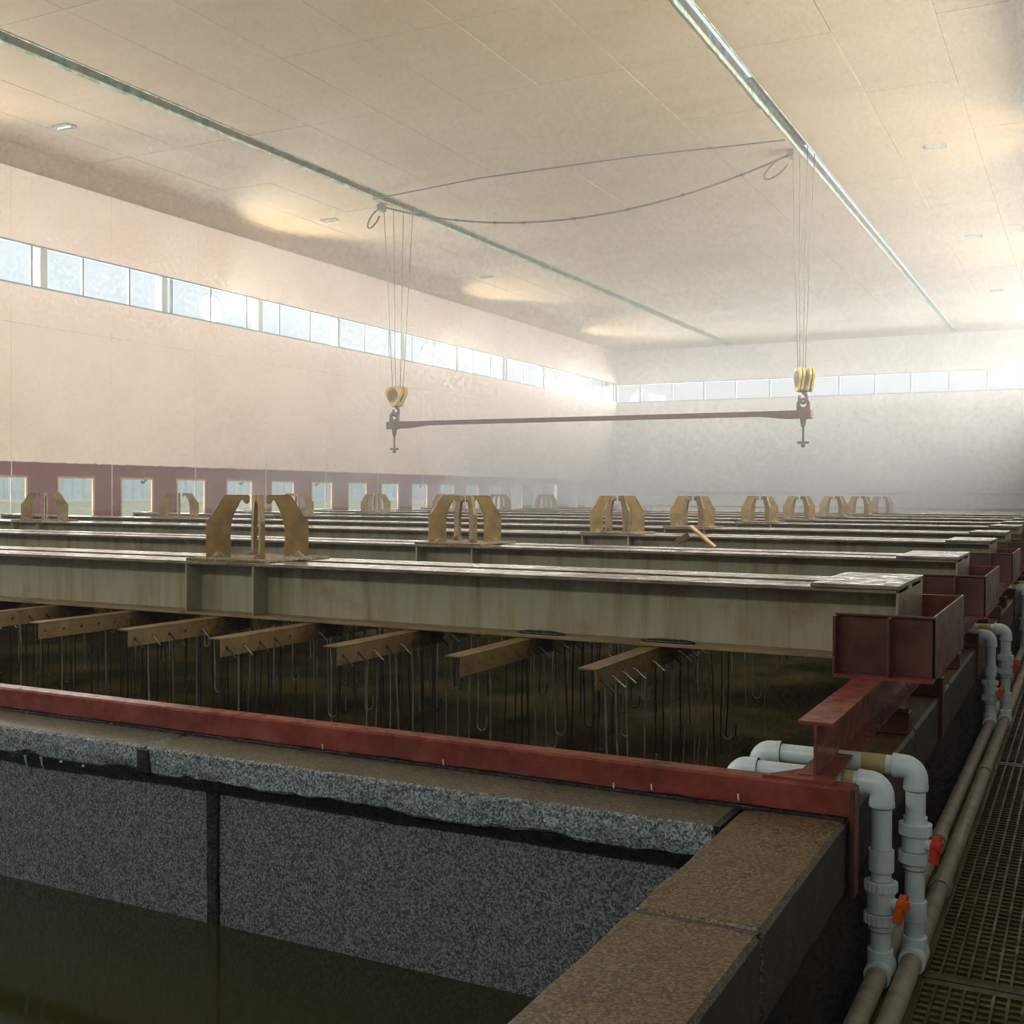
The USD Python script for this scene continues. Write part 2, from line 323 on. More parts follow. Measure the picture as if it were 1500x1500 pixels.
mk('bath_liquid', {'g': ('geometry', {}), 'n': ('noise_texture', {'scale': 1.3, 'detail': 4}), 'b': ('bump', {'strength': .012, 'distance': .03}),
                   'r': ('rgb_ramp', {'ramp': [(.3, (.022, .024, .007)), (.7, (.026, .028, .008))]}),
                   'p': ('principled_bsdf', {'roughness': .07, 'specular_ior_level': .35})},
   [('g.position', 'n.vector'), ('n.fac', 'b.height'), ('b.normal', 'p.normal'), ('n.fac', 'r.fac'), ('r.color', 'p.base_color')])
# vapour: thicker towards the hot far end, with drifting steam above the far bath
mk('hall_haze', {'g': ('geometry', {}), 's': ('separate_xyz', {}), 'fy': ('map_range', {'from_min': 5.0, 'from_max': 42.0, 'to_min': .004, 'to_max': .024, 'clamp': True}),
                 'm': ('mapping', {'scale': (1, .6, 1.5)}), 'n': ('noise_texture', {'scale': .30, 'detail': 3, 'roughness': .6, 'distortion': .5}),
                 'fn': ('map_range', {'from_min': .44, 'from_max': .66, 'to_min': 0, 'to_max': .16, 'clamp': True}),
                 'ym': ('map_range', {'from_min': 22.0, 'from_max': 34.0, 'to_min': 0, 'to_max': 1, 'clamp': True}),
                 'zm': ('map_range', {'from_min': EYE + .6, 'from_max': EYE + 3.4, 'to_min': 1, 'to_max': 0, 'clamp': True}),
                 'a': ('math', {'math_type': 'multiply'}), 'b': ('math', {'math_type': 'multiply'}), 'd': ('math', {'math_type': 'add'}),
                 'v': ('principled_volume', {'color': (.97, .96, .95), 'anisotropy': .3})},
   [('g.position', 's.vector'), ('s.y', 'fy.value'), ('g.position', 'm.vector'), ('m.vector', 'n.vector'), ('n.fac', 'fn.value'), ('s.y', 'ym.value'), ('s.z', 'zm.value'),
    ('fn.result', 'a.value1'), ('ym.result', 'a.value2'), ('a.value', 'b.value1'), ('zm.result', 'b.value2'), ('fy.result', 'd.value1'), ('b.value', 'd.value2'), ('d.value', 'v.density')], surface=None, volume='v.volume')

# ------------------------------------------------------------------ the hall: floor, ceiling, walls
rnd = random.Random(7)
def structure(name, mesh, mat, label, loc=None):
    return top(name, mesh, mat, label, None, kind='structure')
floor_p = structure('floor', cat([box(XL, XR, YN, YF, -2.25, -2.045)]) if False else
    cat([box(-.80, XR, YN, YF, -2.25, -2.013), box(XL, -20.9, YN, YF, -2.25, -2.0), box(-20.9, -.80, 46.6, YF, -2.25, -2.0)]), 'floor_concrete', 'yellow-olive wet floor below the walkway gratings')

# ceiling slab with two long slots; panels hung below it with open joints
SLOTS = [(-16.40, -15.98), (-5.77, -5.52)]
HT = .24
runs = [(XL - .3, SLOTS[0][0]), (SLOTS[0][1], SLOTS[1][0]), (SLOTS[1][1], XR + .3)]
ceil = structure('ceiling', cat([box(a, b, YN - .3, YF + .3, HC + .03, HC + HT) for a, b in runs] + [box(a - .01, b + .01, YF - .0, YF + .3, HC + .03, HC + HT) for a, b in SLOTS]), 'ceiling_paint', 'beige sheeted ceiling with two long crane slots')
xs_run = [[XL, -20.9, -19.4, -17.9, SLOTS[0][0]], [SLOTS[0][1], -14.4, -12.62, -10.87, -9.17, -7.45, SLOTS[1][0]], [SLOTS[1][1], -3.85, -2.25, -.75, XR]]
ys = [YN] + [y for y in np.arange(-2.85, YF - .5, 3.11)] + [YF]
for xs in xs_run:
    for i in range(len(xs) - 1):
        for j in range(len(ys) - 1):
            dz = rnd.uniform(-.004, .004)
            put(ceil, 'ceiling_panel', rbox(xs[i] + .003, xs[i + 1] - .003, ys[j] + .003, ys[j + 1] - .003, HC + dz, HC + .035, .004), 'ceiling_paint')
for k, (a, b) in enumerate(SLOTS):
    for x0, x1 in ((a - .02, a), (b, b + .02)):
        m = fine(box(x0, x1, YN, YF - .1, HC - .012, HC + .235), .4)
        put(ceil, 'slot_lining', roughen(m, .012, 3.0, k), 'slot_edge', label='greenish rough cut edge of crane slot')

# ceiling fixtures: short recessed strips in two rows
fx = [(-19.0, 16.75), (-18.84, 25.7), (-18.8, 34.8), (-18.84, 44.2), (-3.05, 26.03), (-3.1, 35.5), (-3.15, 45.1), (-3.05, 16.7)]
where = ['nearest on the window side at left', 'second from near on the left side', 'third from near on the left side', 'farthest on the left side', 'largest on the right side', 'second on the right side', 'farthest on the right side', 'above the frame top at right']
for i, (x, y) in enumerate(fx[:7]):
    t = thing('ceiling_light', f'small pale recessed ceiling strip light, {where[i]}', 'ceiling light', (x, y, HC), 'recessed ceiling strips')
    put(t, 'tray', cat([box(x - .22, x + .22, y - .12, y - .105, HC - .035, HC), box(x - .22, x + .22, y + .105, y + .12, HC - .035, HC), box(x - .22, x - .205, y - .12, y + .12, HC - .035, HC), box(x + .205, x + .22, y - .12, y + .12, HC - .035, HC), box(x - .205, x + .205, y - .105, y + .105, HC - .012, HC - .004)]), 'fixture_paint')
    put(t, 'lamp_tube', cyl((x - .18, y, HC - .02), (x + .18, y, HC - .02), .016, 8), 'fixture_tube' if i == 0 else 'fixture_paint')

# left wall
WTH = .26
LW_Y = [18.1 + 2.02 * k for k in range(-11, 19)]
DOOR_Y = (47.55, 48.6)
lower = [y for y in LW_Y if abs(y - 48.4) > .5]
seams = [YN] + [21.28 - 3.05 * k for k in range(8, 0, -1)] + [21.28 + 3.05 * k for k in range(0, 12)] + [YF]
seams = [s for s in seams if YN <= s <= YF]
wl = structure('wall_left', cat([box(XL - WTH, XL - .03, YN - .3, YF + .3, WT, HC + HT)]), 'left_wall_paint', 'long cream left wall with red dado and two rows of windows')
def wall_panel(a, b, z0, z1, holes=(), th=None):
    th = th or WTH
    pl = rect(a + .003, b - .003, z0 + .003, z1 - .003)
    for h in holes: pl = pl.difference(h)
    if pl.is_empty: return
    put(wl, 'wall_panel', prism(pl, th, (XL - th, 0, 0), (0, 1, 0), (0, 0, 1)), 'left_wall_paint', smooth=False)
holes = [rect(y - .56, y + .56, -.66, .37) for y in lower] + [rect(DOOR_Y[0], DOOR_Y[1], -2.0, .52)]
for a, b in zip(seams[:-1], seams[1:]):
    wall_panel(a, b, WT, HC)
    wall_panel(a, b, 3.95, WB)
    wall_panel(a, b, -2.0, 3.95, holes, .07)
    put(wl, 'seam_strip', roughen(fine(box(XL - .004, XL + .006, a - .018, a + .018, -2.0, .70), .25), .008, 6.0, int(a)), 'seam_filler')
# far wall
wf = structure('wall_far', cat([box(XL - .3, XR + .3, YF, YF + .26, WT - .06, HC + HT)]), 'far_wall_paint', 'pale end wall with a strip of clerestory windows')
fm = [XL, -21.07, -19.35, -17.65, -16.0, -14.26, -12.53, -10.90, -9.22, -7.59, -5.90, -4.25, -2.6, -.95, XR]
for x0, x1 in zip(np.linspace(XL, XR, 9)[:-1], np.linspace(XL, XR, 9)[1:]):
    put(wf, 'wall_panel', box(x0 + .003, x1 - .003, YF, YF + .26, 1.9, 4.82), 'far_wall_paint')
    put(wf, 'wall_panel', box(x0 + .003, x1 - .003, YF, YF + .26, -2.0, 1.9), 'far_wall_paint')
    put(wf, 'wall_panel', box(x0 + .003, x1 - .003, YF - .004, YF + .1, WT - .06, HC), 'far_wall_paint')
# right wall and near wall (outside the picture, they close the hall)
wr = structure('wall_right', cat([box(XR, XR + .26, YN - .3, YF + .3, -2.25, WB), box(XR, XR + .26, YN - .3, YF + .3, WT, HC + HT), box(XR, XR + .26, YN - .3, 6.0, WB, WT)]), 'plain_wall_paint', 'cream right wall of the hall outside the picture')
structure('trim_3', cat([box(XR + .26, XR + 2.2, YN - .3, YF + .3, HC + .02, HC + .22)]), 'outside_render', 'roof overhang outside the right wall')
wn = structure('wall_near', cat([box(XL - .3, XR + .3, YN - .26, YN, -2.25, WB), box(XL - .3, XR + .3, YN - .26, YN, WT, HC + HT)]), 'plain_wall_paint', 'cream near wall behind the camera')

structure('trim_4', cat([box(XL - .6, -10.5, YN, YF, HC + 2.6, HC + 2.8), box(XL - .6, XL - .4, YN, YF, HC + HT, HC + 2.6)]), 'outside_render', 'upper roof over the left crane slot')
# clerestory glazing: a continuous strip in front of the piers
MY = [18.83 + 1.537 * k for k in range(-16, 25)]
MY = [y for y in MY if YN < y < YF]
def glazing(name, label, X, sgn, ys_, y0, y1):
    t = thing(name, label, None, (X, y0, WB), kind='structure')
    d = lambda a, b: (min(X + sgn * a, X + sgn * b), max(X + sgn * a, X + sgn * b))
    fa = d(.02, .08)
    put(t, 'window_frame', cat([box(*fa, y0, y1, WB, WB + .045), box(*fa, y0, y1, WT - .045, WT)]), 'window_alu')
    edges = [y0] + list(ys_) + [y1]
    for y in ys_: put(t, 'mullion', box(*fa, y - .028, y + .028, WB + .045, WT - .045), 'window_alu')
    pa = d(.045, .052)
    for a, b in zip(edges[:-1], edges[1:]): put(t, 'pane', box(*pa, a + .028, b - .028, WB + .045, WT - .045), 'glass_pane', smooth=False)
    return t
g1 = glazing('window_1', 'long clerestory window strip high in the left wall', XL, -1, MY, YN, YF)
for k in range(-6, 10):
    y = 19.25 + 4.0 * k
    if YN < y < YF:
        put(g1, 'pier', rbox(XL - .36, XL - .10, y - .11, y + .11, WB, WT, .01), 'pier_concrete', label='grey pier behind the glazing')
g2 = thing('window_2', 'clerestory window strip high in the far end wall', None, (XL, YF, WB), kind='structure')
put(g2, 'window_frame', cat([box(XL, XR, YF + .02, YF + .09, 4.82, 4.87), box(XL, XR, YF + .02, YF + .09, WT - .11, WT - .06)]), 'window_alu')
for x in fm: put(g2, 'mullion', box(x - .035, x + .035, YF + .02, YF + .09, 4.87, WT - .11), 'window_alu')
for a, b in zip(fm[:-1], fm[1:]): put(g2, 'pane', box(a + .035, b - .035, YF + .05, YF + .058, 4.87, WT - .11), 'glass_pane', smooth=False)
glazing('window_3', 'clerestory window strip in the right wall outside the picture', XR, 1, [y for y in MY if y > 6.5], 6.0, YF)

nm_ = [XL + 1.6385 * k for k in range(1, 14)]
g4 = thing('window_60', 'clerestory window strip in the near wall behind the camera', None, (XL, YN, WB), kind='structure')
put(g4, 'window_frame', cat([box(XL, XR, YN - .09, YN - .02, WB, WB + .045), box(XL, XR, YN - .09, YN - .02, WT - .045, WT)]), 'window_alu')
for x in nm_: put(g4, 'mullion', box(x - .03, x + .03, YN - .09, YN - .02, WB + .045, WT - .045), 'window_alu')
for a, b in zip([XL] + nm_, nm_ + [XR]): put(g4, 'pane', box(a + .03, b - .03, YN - .06, YN - .052, WB + .045, WT - .045), 'glass_pane', smooth=False)
# low windows in the dado
n = 3
latch_at = {2: .55, 4: .5, 6: .3, 9: .6, 0: None}
for i, y in enumerate(lower):
    n += 1
    t = thing('window_%d' % n, None, None, (XL, y, -.66), kind='structure')
    a, b = y - .56, y + .56
    put(t, 'window_frame', cat([box(XL - .04, XL + .012, a - .02, a + .03, -.66, .37), box(XL - .04, XL + .012, b - .03, b + .02, -.66, .37), box(XL - .04, XL + .014, a - .03, b + .03, .325, .375), box(XL - .04, XL + .02, a - .03, b + .03, -.68, -.62)]), 'window_wood')
    put(t, 'pane', box(XL - .03, XL - .024, a + .03, b - .03, -.62, .325), 'glass_pane', smooth=False)
    k = i - 11
    if k in (2, 4, 6, 9):
        f = {2: .25, 4: .12, 6: -.25, 9: .1}[k]
        put(t, 'window_latch', cat([rbox(XL - .05, XL + .0, y + f - .09, y + f + .05, .22, .30, .02), tube([(XL - .03, y + f + .03, .28), (XL - .02, y + f + .12, .32)], .018, 6)]), 'latch_dark')
    stage.GetPrimAtPath(t).SetCustomDataByKey('label', 'small timber framed window low in the red dado, number %d from the near end' % (i + 1))
t = thing('door_1', 'white framed glazed door near the far end of the red dado', None, (XL, DOOR_Y[0], -2.0), kind='structure')
a, b = DOOR_Y
put(t, 'door_frame', cat([box(XL - .12, XL + .03, a, a + .09, -2, .52), box(XL - .12, XL + .03, b - .09, b, -2, .52), box(XL - .12, XL + .03, a, b, .42, .52), box(XL - .1, XL + .0, a + .09, b - .09, -2, -1.1)]), 'door_white')
put(t, 'pane', box(XL - .07, XL - .06, a + .09, b - .09, -1.1, .42), 'glass_pane', smooth=False)

# rails along the far wall
for i, (z, lab) in enumerate(((.10, 'thin blue-grey rail along the far end wall, upper one'), (-.58, 'thin blue-grey rail along the far end wall, lower one'))):
    structure('trim_%d' % (i + 1), cat([rbox(XL, XR, YF - .09, YF - .01, z - .06 + .03 * i, z + .06 - .03 * i, .01)]), 'rail_blue', lab)

# ------------------------------------------------------------------ outside: bank of grass, blue sheet-metal shed, floodlights on the wall
top('grass_bank', cat([trimesh.Trimesh([[XL - .3, 0, -1.6], [-33, 0, -.36], [-33, 140, -.36], [XL - .3, 140, -1.6]], [[0, 2, 1], [0, 3, 2]]), box(-60, -33, 0, 140, -.6, -.37), box(XR + .3, 60, -40, 140, -2.4, -2.26), box(-60, 60, YF + .4, 140, -2.6, -2.4)]), 'yard_grass', 'pale green grass bank seen through the low windows', 'grass', kind='stuff')
sh = thing('metal_shed', 'pale blue ribbed metal shed seen through the low windows', 'building', (-34, 40, -.36))
prof = []
y = 5.0
while y < 95:
    prof += [(y, 0), (y + .30, 0), (y + .36, .06), (y + .44, .06), (y + .50, 0)]; y += .5
pl = [(p[0], p[1]) for p in prof] + [(95, -.2), (5, -.2)]
put(sh, 'ribbed_wall', prism(sg.Polygon([(q[1] - 34.0, q[0]) for q in pl]).buffer(0), 4.6, (0, 0, -.30), (1, 0, 0), (0, 1, 0)), 'blue_sheet', smooth=False)
put(sh, 'plinth', box(-34.2, -33.9, 5, 95, -.6, -.28), 'door_white')
put(sh, 'roof', box(-44, -33.7, 4.5, 95.5, 4.3, 4.5), 'blue_sheet')
n = 0
for side in (-1, 1):
    for y in LAMP_Y:
        if side > 0 and y < 5: continue
        x = XL - .72 if side < 0 else XR + .72
        pos = {1.4: 'nearest', 13.5: 'second', 25.6: 'behind the third bay of', 37.8: 'behind the middle of', 48.9: 'farthest along'}[y]
        t = thing('floodlight', f'round bright floodlight outside the {"left" if side < 0 else "right"} window strip, {int(y)} metres along', 'floodlight', (x, y, 5.4), 'floodlights along the windows')
        put(t, 'housing', lathe([(0, .20), (.03, .36), (.16, .44), (.18, .45), (.18, .43), (.165, .42)], (x, y, 5.38), (-side, 0, .12), 28), 'lamp_housing')
        put(t, 'lens', lathe([(.155, .05), (.165, .41), (.172, .41), (.176, .05)], (x, y, 5.38), (-side, 0, .12), 28), 'lamp_lens')
        put(t, 'bracket', cat([tube([(x, y, 5.35), (x - .02 * -side, y, 4.9), (XL - .28 if side < 0 else XR + .28, y, 4.75)], .025, 8)]), 'lamp_housing')

# ------------------------------------------------------------------ crane above the ceiling, hoist ropes, hook blocks, spreader
YS = 25.5
t = thing('bridge_crane', 'dark bridge crane girder glimpsed through the ceiling slots', 'crane', (-11, YS, HC + .9))
for yy in (YS - 1.2, YS + .7): put(t, 'girder', rbox(XL, XR, yy, yy + .5, HC + .75, HC + 1.5), 'crane_paint')
for xx in (-16.2, -5.65): put(t, 'hoist', rbox(xx - .5, xx + .5, YS - 1.5, YS + 1.0, HC + .55, HC + .75), 'crane_paint')
for x, lab in ((-16.45, 'left'), (-5.78, 'right')):
    ropes = [(-.12, -.05), (-.04, -.03), (.05, .03), (.13, .05)]
    for k, (dx, dy) in enumerate(ropes):
        tx = dx * 1.0 if x < -10 else dx * .55
        p0 = (x - .0 + (dx * 1.1), YS + [-.55, -.18, .18, .55][k] * 1.0, HC + .6)
        p1 = (x + tx * .8, YS + dy * 2.0, 2.80)
        m = tube([p0, (np.array(p0) + p1) / 2, p1], .010, 6)
        q = top('wire_rope', m, 'rope_steel', f'thin grey hoist rope dropping from the {lab} slot, {["leftmost", "second", "third", "rightmost"][k]} of its four', 'rope', 'hoist ropes')
def heart(r):
    a = sg.Point(-.13, .10).buffer(.15).union(sg.Point(.13, .10).buffer(.15)).union(sg.Polygon([(-.27, .06), (.27, .06), (.10, -.24), (-.10, -.24)])).union(sg.Point(0, -.18).buffer(.13))
    return affinity.scale(a, r, r, origin=(0, 0))
for x, lab, rot in ((-16.5, 'left', math.radians(8)), (-5.74, 'right', math.radians(60))):
    t = thing('hook_block', f'yellow twin-sheave hook block on the {lab} hoist ropes', 'hook block', (x, YS, 2.35))
    u = np.array([math.cos(rot), -math.sin(rot), 0]); w = np.array([math.sin(rot), math.cos(rot), 0])
    for k, off in enumerate((-.15, .07)):
        o = np.array([x, YS, 2.60]) + w * off
        put(t, 'cheek_plate', prism(heart(.95), .045, o + w * .045, u, (0, 0, 1)), 'hook_yellow')
        put(t, 'cheek_plate', prism(heart(.95), .045, o + w * .12, u, (0, 0, 1)), 'hook_yellow')
        put(t, 'sheave', cyl(o + w * .0, o + w * .075, .19, 24), 'hook_steel')
    put(t, 'trunnion', rbox(x - .12, x + .12, YS - .1, YS + .1, 2.30, 2.46, .03), 'hook_steel')
    ring = [(x + .0, YS + .0, 2.34)] + [(x + .085 * math.sin(a), YS, 2.17 - .0 + .11 * math.cos(a)) for a in np.linspace(.2, 5.3, 18)]
    put(t, 'hook', tube(ring, [.05] + list(np.linspace(.042, .03, 18)), 10), 'hook_steel')
zA, zB = 1.81, 1.80
t = thing('spreader_beam', 'long thin reddish spreader bar hanging level between two hook blocks', 'spreader bar', (-11.1, YS, zA))
XA, XB = -16.55, -5.73
pl = [(XA - .05, zA + .10), (XB + .05, zB + .09), (XB + .05, zB - .09), (XB - .35, zB - .09), (XB - 1.0, zB - .035), (XA + 1.0, zA - .035), (XA + .45, zA - .09), (XA - .05, zA - .09)]
pl = [(XA - .05, zA + .095), (-11, zA + .085), (XB + .05, zB + .095), (XB + .05, zB - .085), (XB - .4, zB - .085), (XB - 1.0, zB - .02), (-11, zA - .02), (XA + 1.0, zA - .02), (XA + .45, zA - .085), (XA - .05, zA - .085)]
put(t, 'bar', xz_prism(pl, YS - .06, YS + .06), 'spreader_red')
for x in (XA, XB):
    s = -1 if x == XA else 1
    put(t, 'end_block', rbox(x - .14 + .05 * s, x + .14 + .05 * s, YS - .12, YS + .12, 1.71, 1.90, .012), 'hook_steel' if s < 0 else 'spreader_red')
    eye = rect(x - .145, x + .145, 1.88, 2.03).union(sg.Point(x, 2.03).buffer(.145)).difference(sg.Point(x, 2.04).buffer(.075))
    put(t, 'eye_plate', xz_prism(eye, YS - .03, YS + .03), 'hook_steel' if s < 0 else 'spreader_red')
    put(t, 'rod', lathe([(0, .075), (.04, .07), (.19, .045), (.2, .026), (.53, .026), (.55, .035), (.60, .05), (.65, .03)], (x, YS, 1.72), (0, 0, -1), 14), 'hook_steel')
    put(t, 'crossbar', cat([rbox(x - .13, x + .13, YS - .03, YS + .03, 1.155, 1.205, .012)]), 'hook_steel')
# slack power cable between the slots and the straight wire above it
cx = np.linspace(-16.55, -5.95, 40); s = (cx + 16.55) / 10.6
cz = 7.48 - (1 - (2 * s - 1) ** 2) * .86
t = thing('power_cable', 'slack dark power cable sagging below the ceiling between the slots', 'cable', (-11, 25, 7.0))
put(t, 'cable_run', tube(np.c_[cx, np.full(40, 25.0), cz], .022, 8), 'cable_rubber')
for k in (4, 8, 12, 15, 20, 25, 30, 35): put(t, 'cable_tie', cyl((cx[k] - .02, 25, cz[k]), (cx[k] + .02, 25, cz[k]), .04, 8), 'latch_dark')
for x, lab in ((-16.6, 'left'), (-5.9, 'right')):
    t = thing('cable_bracket', f'small steel cable bracket with cable loop at the {lab} slot', 'bracket', (x, 24.95, 7.6))
    put(t, 'plate', rbox(x - .07, x + .07, 24.8, 25.05, 7.37, 7.535, .01), 'crane_paint')
    lp = [(x - .05 + .20 * (math.cos(a) - 1) * (1 if x < -10 else 1.4), 24.95, 7.36 + .16 * math.sin(a) - .16 * (1 - math.cos(a))) for a in np.linspace(0.3, 5.8, 20)]
    put(t, 'cable_loop', tube(lp, .022, 8), 'cable_rubber')
top('guide_wire', tube([(-16.3, 24.1, 7.46), (-13, 23.7, 7.49), (-9, 23.7, 7.49), (-5.8, 23.9, 7.46)], .016, 6), 'cable_rubber', 'thin taut wire close under the ceiling above the slack cable', 'wire')

# ------------------------------------------------------------------ granite tank
tank = thing('granite_tank', 'long grey granite bath wall with sealed joints around the liquid', 'tank', (-3, 4, -2.2))
ZC = -1.26
def stone(name, x0, x1, y0, y1, z0, z1, mat, amp=.004, size=.12, seed=0, c=.012):
    m = fine(rbox(x0, x1, y0, y1, z0, z1, c), size)
    put(tank, name, roughen(m, amp, 9.0, seed), mat, smooth=40)
# cross wall: coping then slabs
cj = [-8.8, -6.4, -4.175, -1.245]
for i in range(len(cj) - 1):
    m = fine(rbox(cj[i] + .012, cj[i + 1] - .012, 4.165, 4.70, -1.405, ZC, .012), .045)
    v = m.vertices.copy()
    f = (v[:, 1] < 4.2)
    nz = meshkit.fbm(v * np.array([14, 14, 14.]), 3, i) - .5
    lowf = np.clip((-1.33 - v[:, 2]) / .07, 0, 1)
    v[f, 1] += nz[f] * .016 + lowf[f] * np.clip(meshkit.fbm(v[f] * 5.0, 3, 9) - .35, 0, 1) * .05
    v[f & (v[:, 2] < -1.36), 2] += (np.clip(meshkit.fbm(v[f & (v[:, 2] < -1.36)] * 6.0, 3, 4) - .45, 0, 1)) * .10
    m.vertices = v
    put(tank, 'coping_stone', m, 'granite_cool', smooth=40)
sj = [-8.6, -6.2, -3.79, -1.24]
for i in range(len(sj) - 1):
    stone('wall_slab', sj[i] + .01, sj[i + 1] - .01 + (.3 if i == 2 else 0), 4.24, 4.62, -3.2, -1.41, 'granite_slab', .002, .3, i)
# black sealant: the ragged bead under the coping and the strips over the slab joints
xsb = np.linspace(-8.6, -1.24, 260); Vs = []
for x in xsb:
    w1 = (meshkit.fbm(np.array([[x * 3, 0, 1.]]), 4, 3)[0] - .5) * .035; w2 = (meshkit.fbm(np.array([[x * 2.2, 5, 1.]]), 4, 5)[0] - .5) * .035
    b = (meshkit.fbm(np.array([[x * 6, 9, 1.]]), 3, 6)[0]) * .012
    Vs += [(x, 4.26, -1.375), (x, 4.195 - b, -1.392 + w1 * .5), (x, 4.205 - b * .6, -1.425), (x, 4.222 - b, -1.45), (x, 4.234, -1.466 + w2), (x, 4.26, -1.478 + w2)]
Fs = []
for i in range(len(xsb) - 1):
    for j in range(6):
        q = [i * 6 + j, i * 6 + (j + 1) % 6, (i + 1) * 6 + (j + 1) % 6, (i + 1) * 6 + j]
        Fs += [[q[0], q[2], q[1]], [q[0], q[3], q[2]]]
bead = trimesh.Trimesh(Vs, Fs, process=False); bead.fix_normals()
put(tank, 'sealant_bead', bead, 'sealant_black', smooth=50, label='ragged glossy black sealant bead under the coping')
def vstrip(x, w, z0, z1, y, seed):
    m = fine(rbox(x - w / 2, x + w / 2, y - .014, y + .01, z0, z1, .006), .05)
    v = m.vertices; v[:, 0] += (meshkit.fbm(np.c_[v[:, 2] * 4, np.full(len(v), seed), np.sign(v[:, 0] - x) * 3], 3, 2) - .5) * .02
    m.vertices = v; put(tank, 'sealant_strip', m, 'sealant_black', smooth=50)
for x in sj[1:3]: vstrip(x, .078, -2.6, -1.45, 4.24, x)
for x in cj[1:3]: vstrip(x, .075, -1.39, -1.275, 4.168, x)
put(tank, 'sealant_strip', fine(box(-1.262, -1.236, 4.17, 4.47, -1.28, -1.2585), .05), 'sealant_black')
# right rim stones, from under the camera to the end of the bath line
rj = [-4.9, -3.0, -1.4, .2, 1.75, 3.225, 4.72] + [4.72 + 1.72 * k for k in range(1, 25)]
for i in range(len(rj) - 1):
    near = rj[i] < 5
    m = fine(rbox(-1.235, -.828, rj[i] + .009, rj[i + 1] - .009, -1.55, ZC, .016), .05 if 1 < rj[i] < 5 else .3)
    put(tank, 'rim_stone', roughen(m, .007 if near else .004, 7.0, i), 'granite_warm', smooth=40)
    put(tank, 'rim_joint', box(-1.228, -.838, rj[i + 1] - .012, rj[i + 1] + .012, -1.5, ZC - .006), 'sealant_black')
m = fine(box(-1.23, -.835, YN + .05, 46.5, -3.3, -1.55), .8)
put(tank, 'outer_wall', roughen(m, .006, 2.0, 3), 'tank_wet_dark', label='dark wet outer face of the bath wall')
put(tank, 'outer_wall', box(-20.85, -20.5, YN + .05, 46.5, -3.3, ZC), 'tank_wet_dark')
put(tank, 'outer_wall', box(-20.85, -.835, 46.1, 46.5, -3.3, ZC), 'tank_wet_dark')
put(tank, 'bath_floor', box(-20.85, -.9, YN + .05, 46.5, -3.5, -3.3), 'tank_wet_dark')
put(tank, 'cross_wall', box(-20.5, -8.6, 4.24, 4.62, -3.3, -1.40), 'granite_slab')
put(tank, 'cross_wall', box(-20.5, -8.8, 4.17, 4.70, -1.40, ZC), 'granite_cool')
# drips of white and teal on the sealant at the left
for x, z0, z1, mname in ((-5.05, -1.41, -1.50, 'drip_teal'), (-4.93, -1.405, -1.49, 'drip_teal'), (-4.78, -1.41, -1.43, 'drip_teal'), (-4.62, -1.415, -1.435, 'drip_teal')):
    put(tank, 'drip_mark', tube([(x, 4.19, z0), (x - .004, 4.20, (z0 + z1) / 2), (x - .012, 4.225, z1)], [.009, .005, .003], 6), mname)
top('bath_liquid', box(-20.48, -1.24, YN + .05, 4.235, -2.3, -2.105), 'bath_liquid', 'still dark olive liquid in the nearest bath', 'liquid', kind='stuff')
top('bath_liquid', box(-20.5, -1.23, 4.6, 46.1, -2.7, -2.45), 'bath_murk', 'dark liquid in the long bath under the beams', 'liquid', kind='stuff')

# ------------------------------------------------------------------ red steel: tube on the cross wall, rails, stub bearers, trays
t = thing('red_tube', 'red oxide square tube lying along the granite cross wall', 'steel tube', (-4, 4.52, -1.25))
def sq_tube(x0, x1, y0, y1, z0, z1):
    m = fine(rbox(x0, x1, y0, y1, z0, z1, .010), .12)
    v = m.vertices; lo = (v[:, 2] < z0 + .015) & (v[:, 1] < y0 + .02)
    v[lo, 2] += (meshkit.fbm(v[lo] * 12.0, 3, 2) - .5) * .012; m.vertices = v; return m
put(t, 'tube_run', sq_tube(-20.6, -.80, 4.475, 4.585, -1.253, -1.133), 'red_oxide')
put(t, 'end_leg', rbox(-.815, -.795, 4.475, 4.565, -1.56, -1.133, .004), 'red_oxide_dark')
put(t, 'sealant_line', roughen(fine(box(-8, -.83, 4.455, 4.49, -1.262, -1.248), .06), .006, 15., 4), 'sealant_black')
for x, z in ((-3.31, -1.235), (-2.63, -1.235), (-1.62, -1.225), (-1.79, -1.24), (-1.25, -1.22)):
    put(t, 'chalk_mark', tube([(x, 4.473, z - .012), (x - .002, 4.4725, z + .014)], [.003, .0045], 6), 'drip_white')
def ibeam_y(x, y0, y1, zt, zb, w, tf, tw):
    return [box(x - w / 2, x + w / 2, y0, y1, zt - tf, zt), box(x - w / 2, x + w / 2, y0, y1, zb, zb + tf), box(x - tw / 2, x + tw / 2, y0, y1, zb + tf, zt - tf)]
XRAIL = -.968
for x, lab, vis in ((XRAIL, 'red oxide I-beam rail along the right rim carrying the trays', 1), (-20.2, 'red oxide I-beam rail along the left rim under the beam ends', 0)):
    t = thing('rail_beam', lab, 'steel rail', (x, 4.58, -1.13))
    pp = ibeam_y(x, 4.57, 42.0, -.905, -1.131, .14 if vis else .2, .012, .012)
    put(t, 'top_flange', fine(pp[0], 1.0), 'red_oxide'); put(t, 'bottom_flange', pp[1], 'red_oxide'); put(t, 'web', pp[2], 'red_oxide')
t = thing('end_chock', 'small red wedge plate welded where the rail meets the tube', 'steel plate', (-1.05, 4.55, -1.133))
put(t, 'plate', prism([(-1.16, 4.50), (-.88, 4.50), (-.90, 4.70), (-1.03, 4.70)], .012, (0, 0, -1.134), (1, 0, 0), (0, 1, 0)), 'red_oxide')
BY = [6.7, 9.9, 13.6, 16.8, 20.5, 23.65, 27.1, 30.25, 33.6]
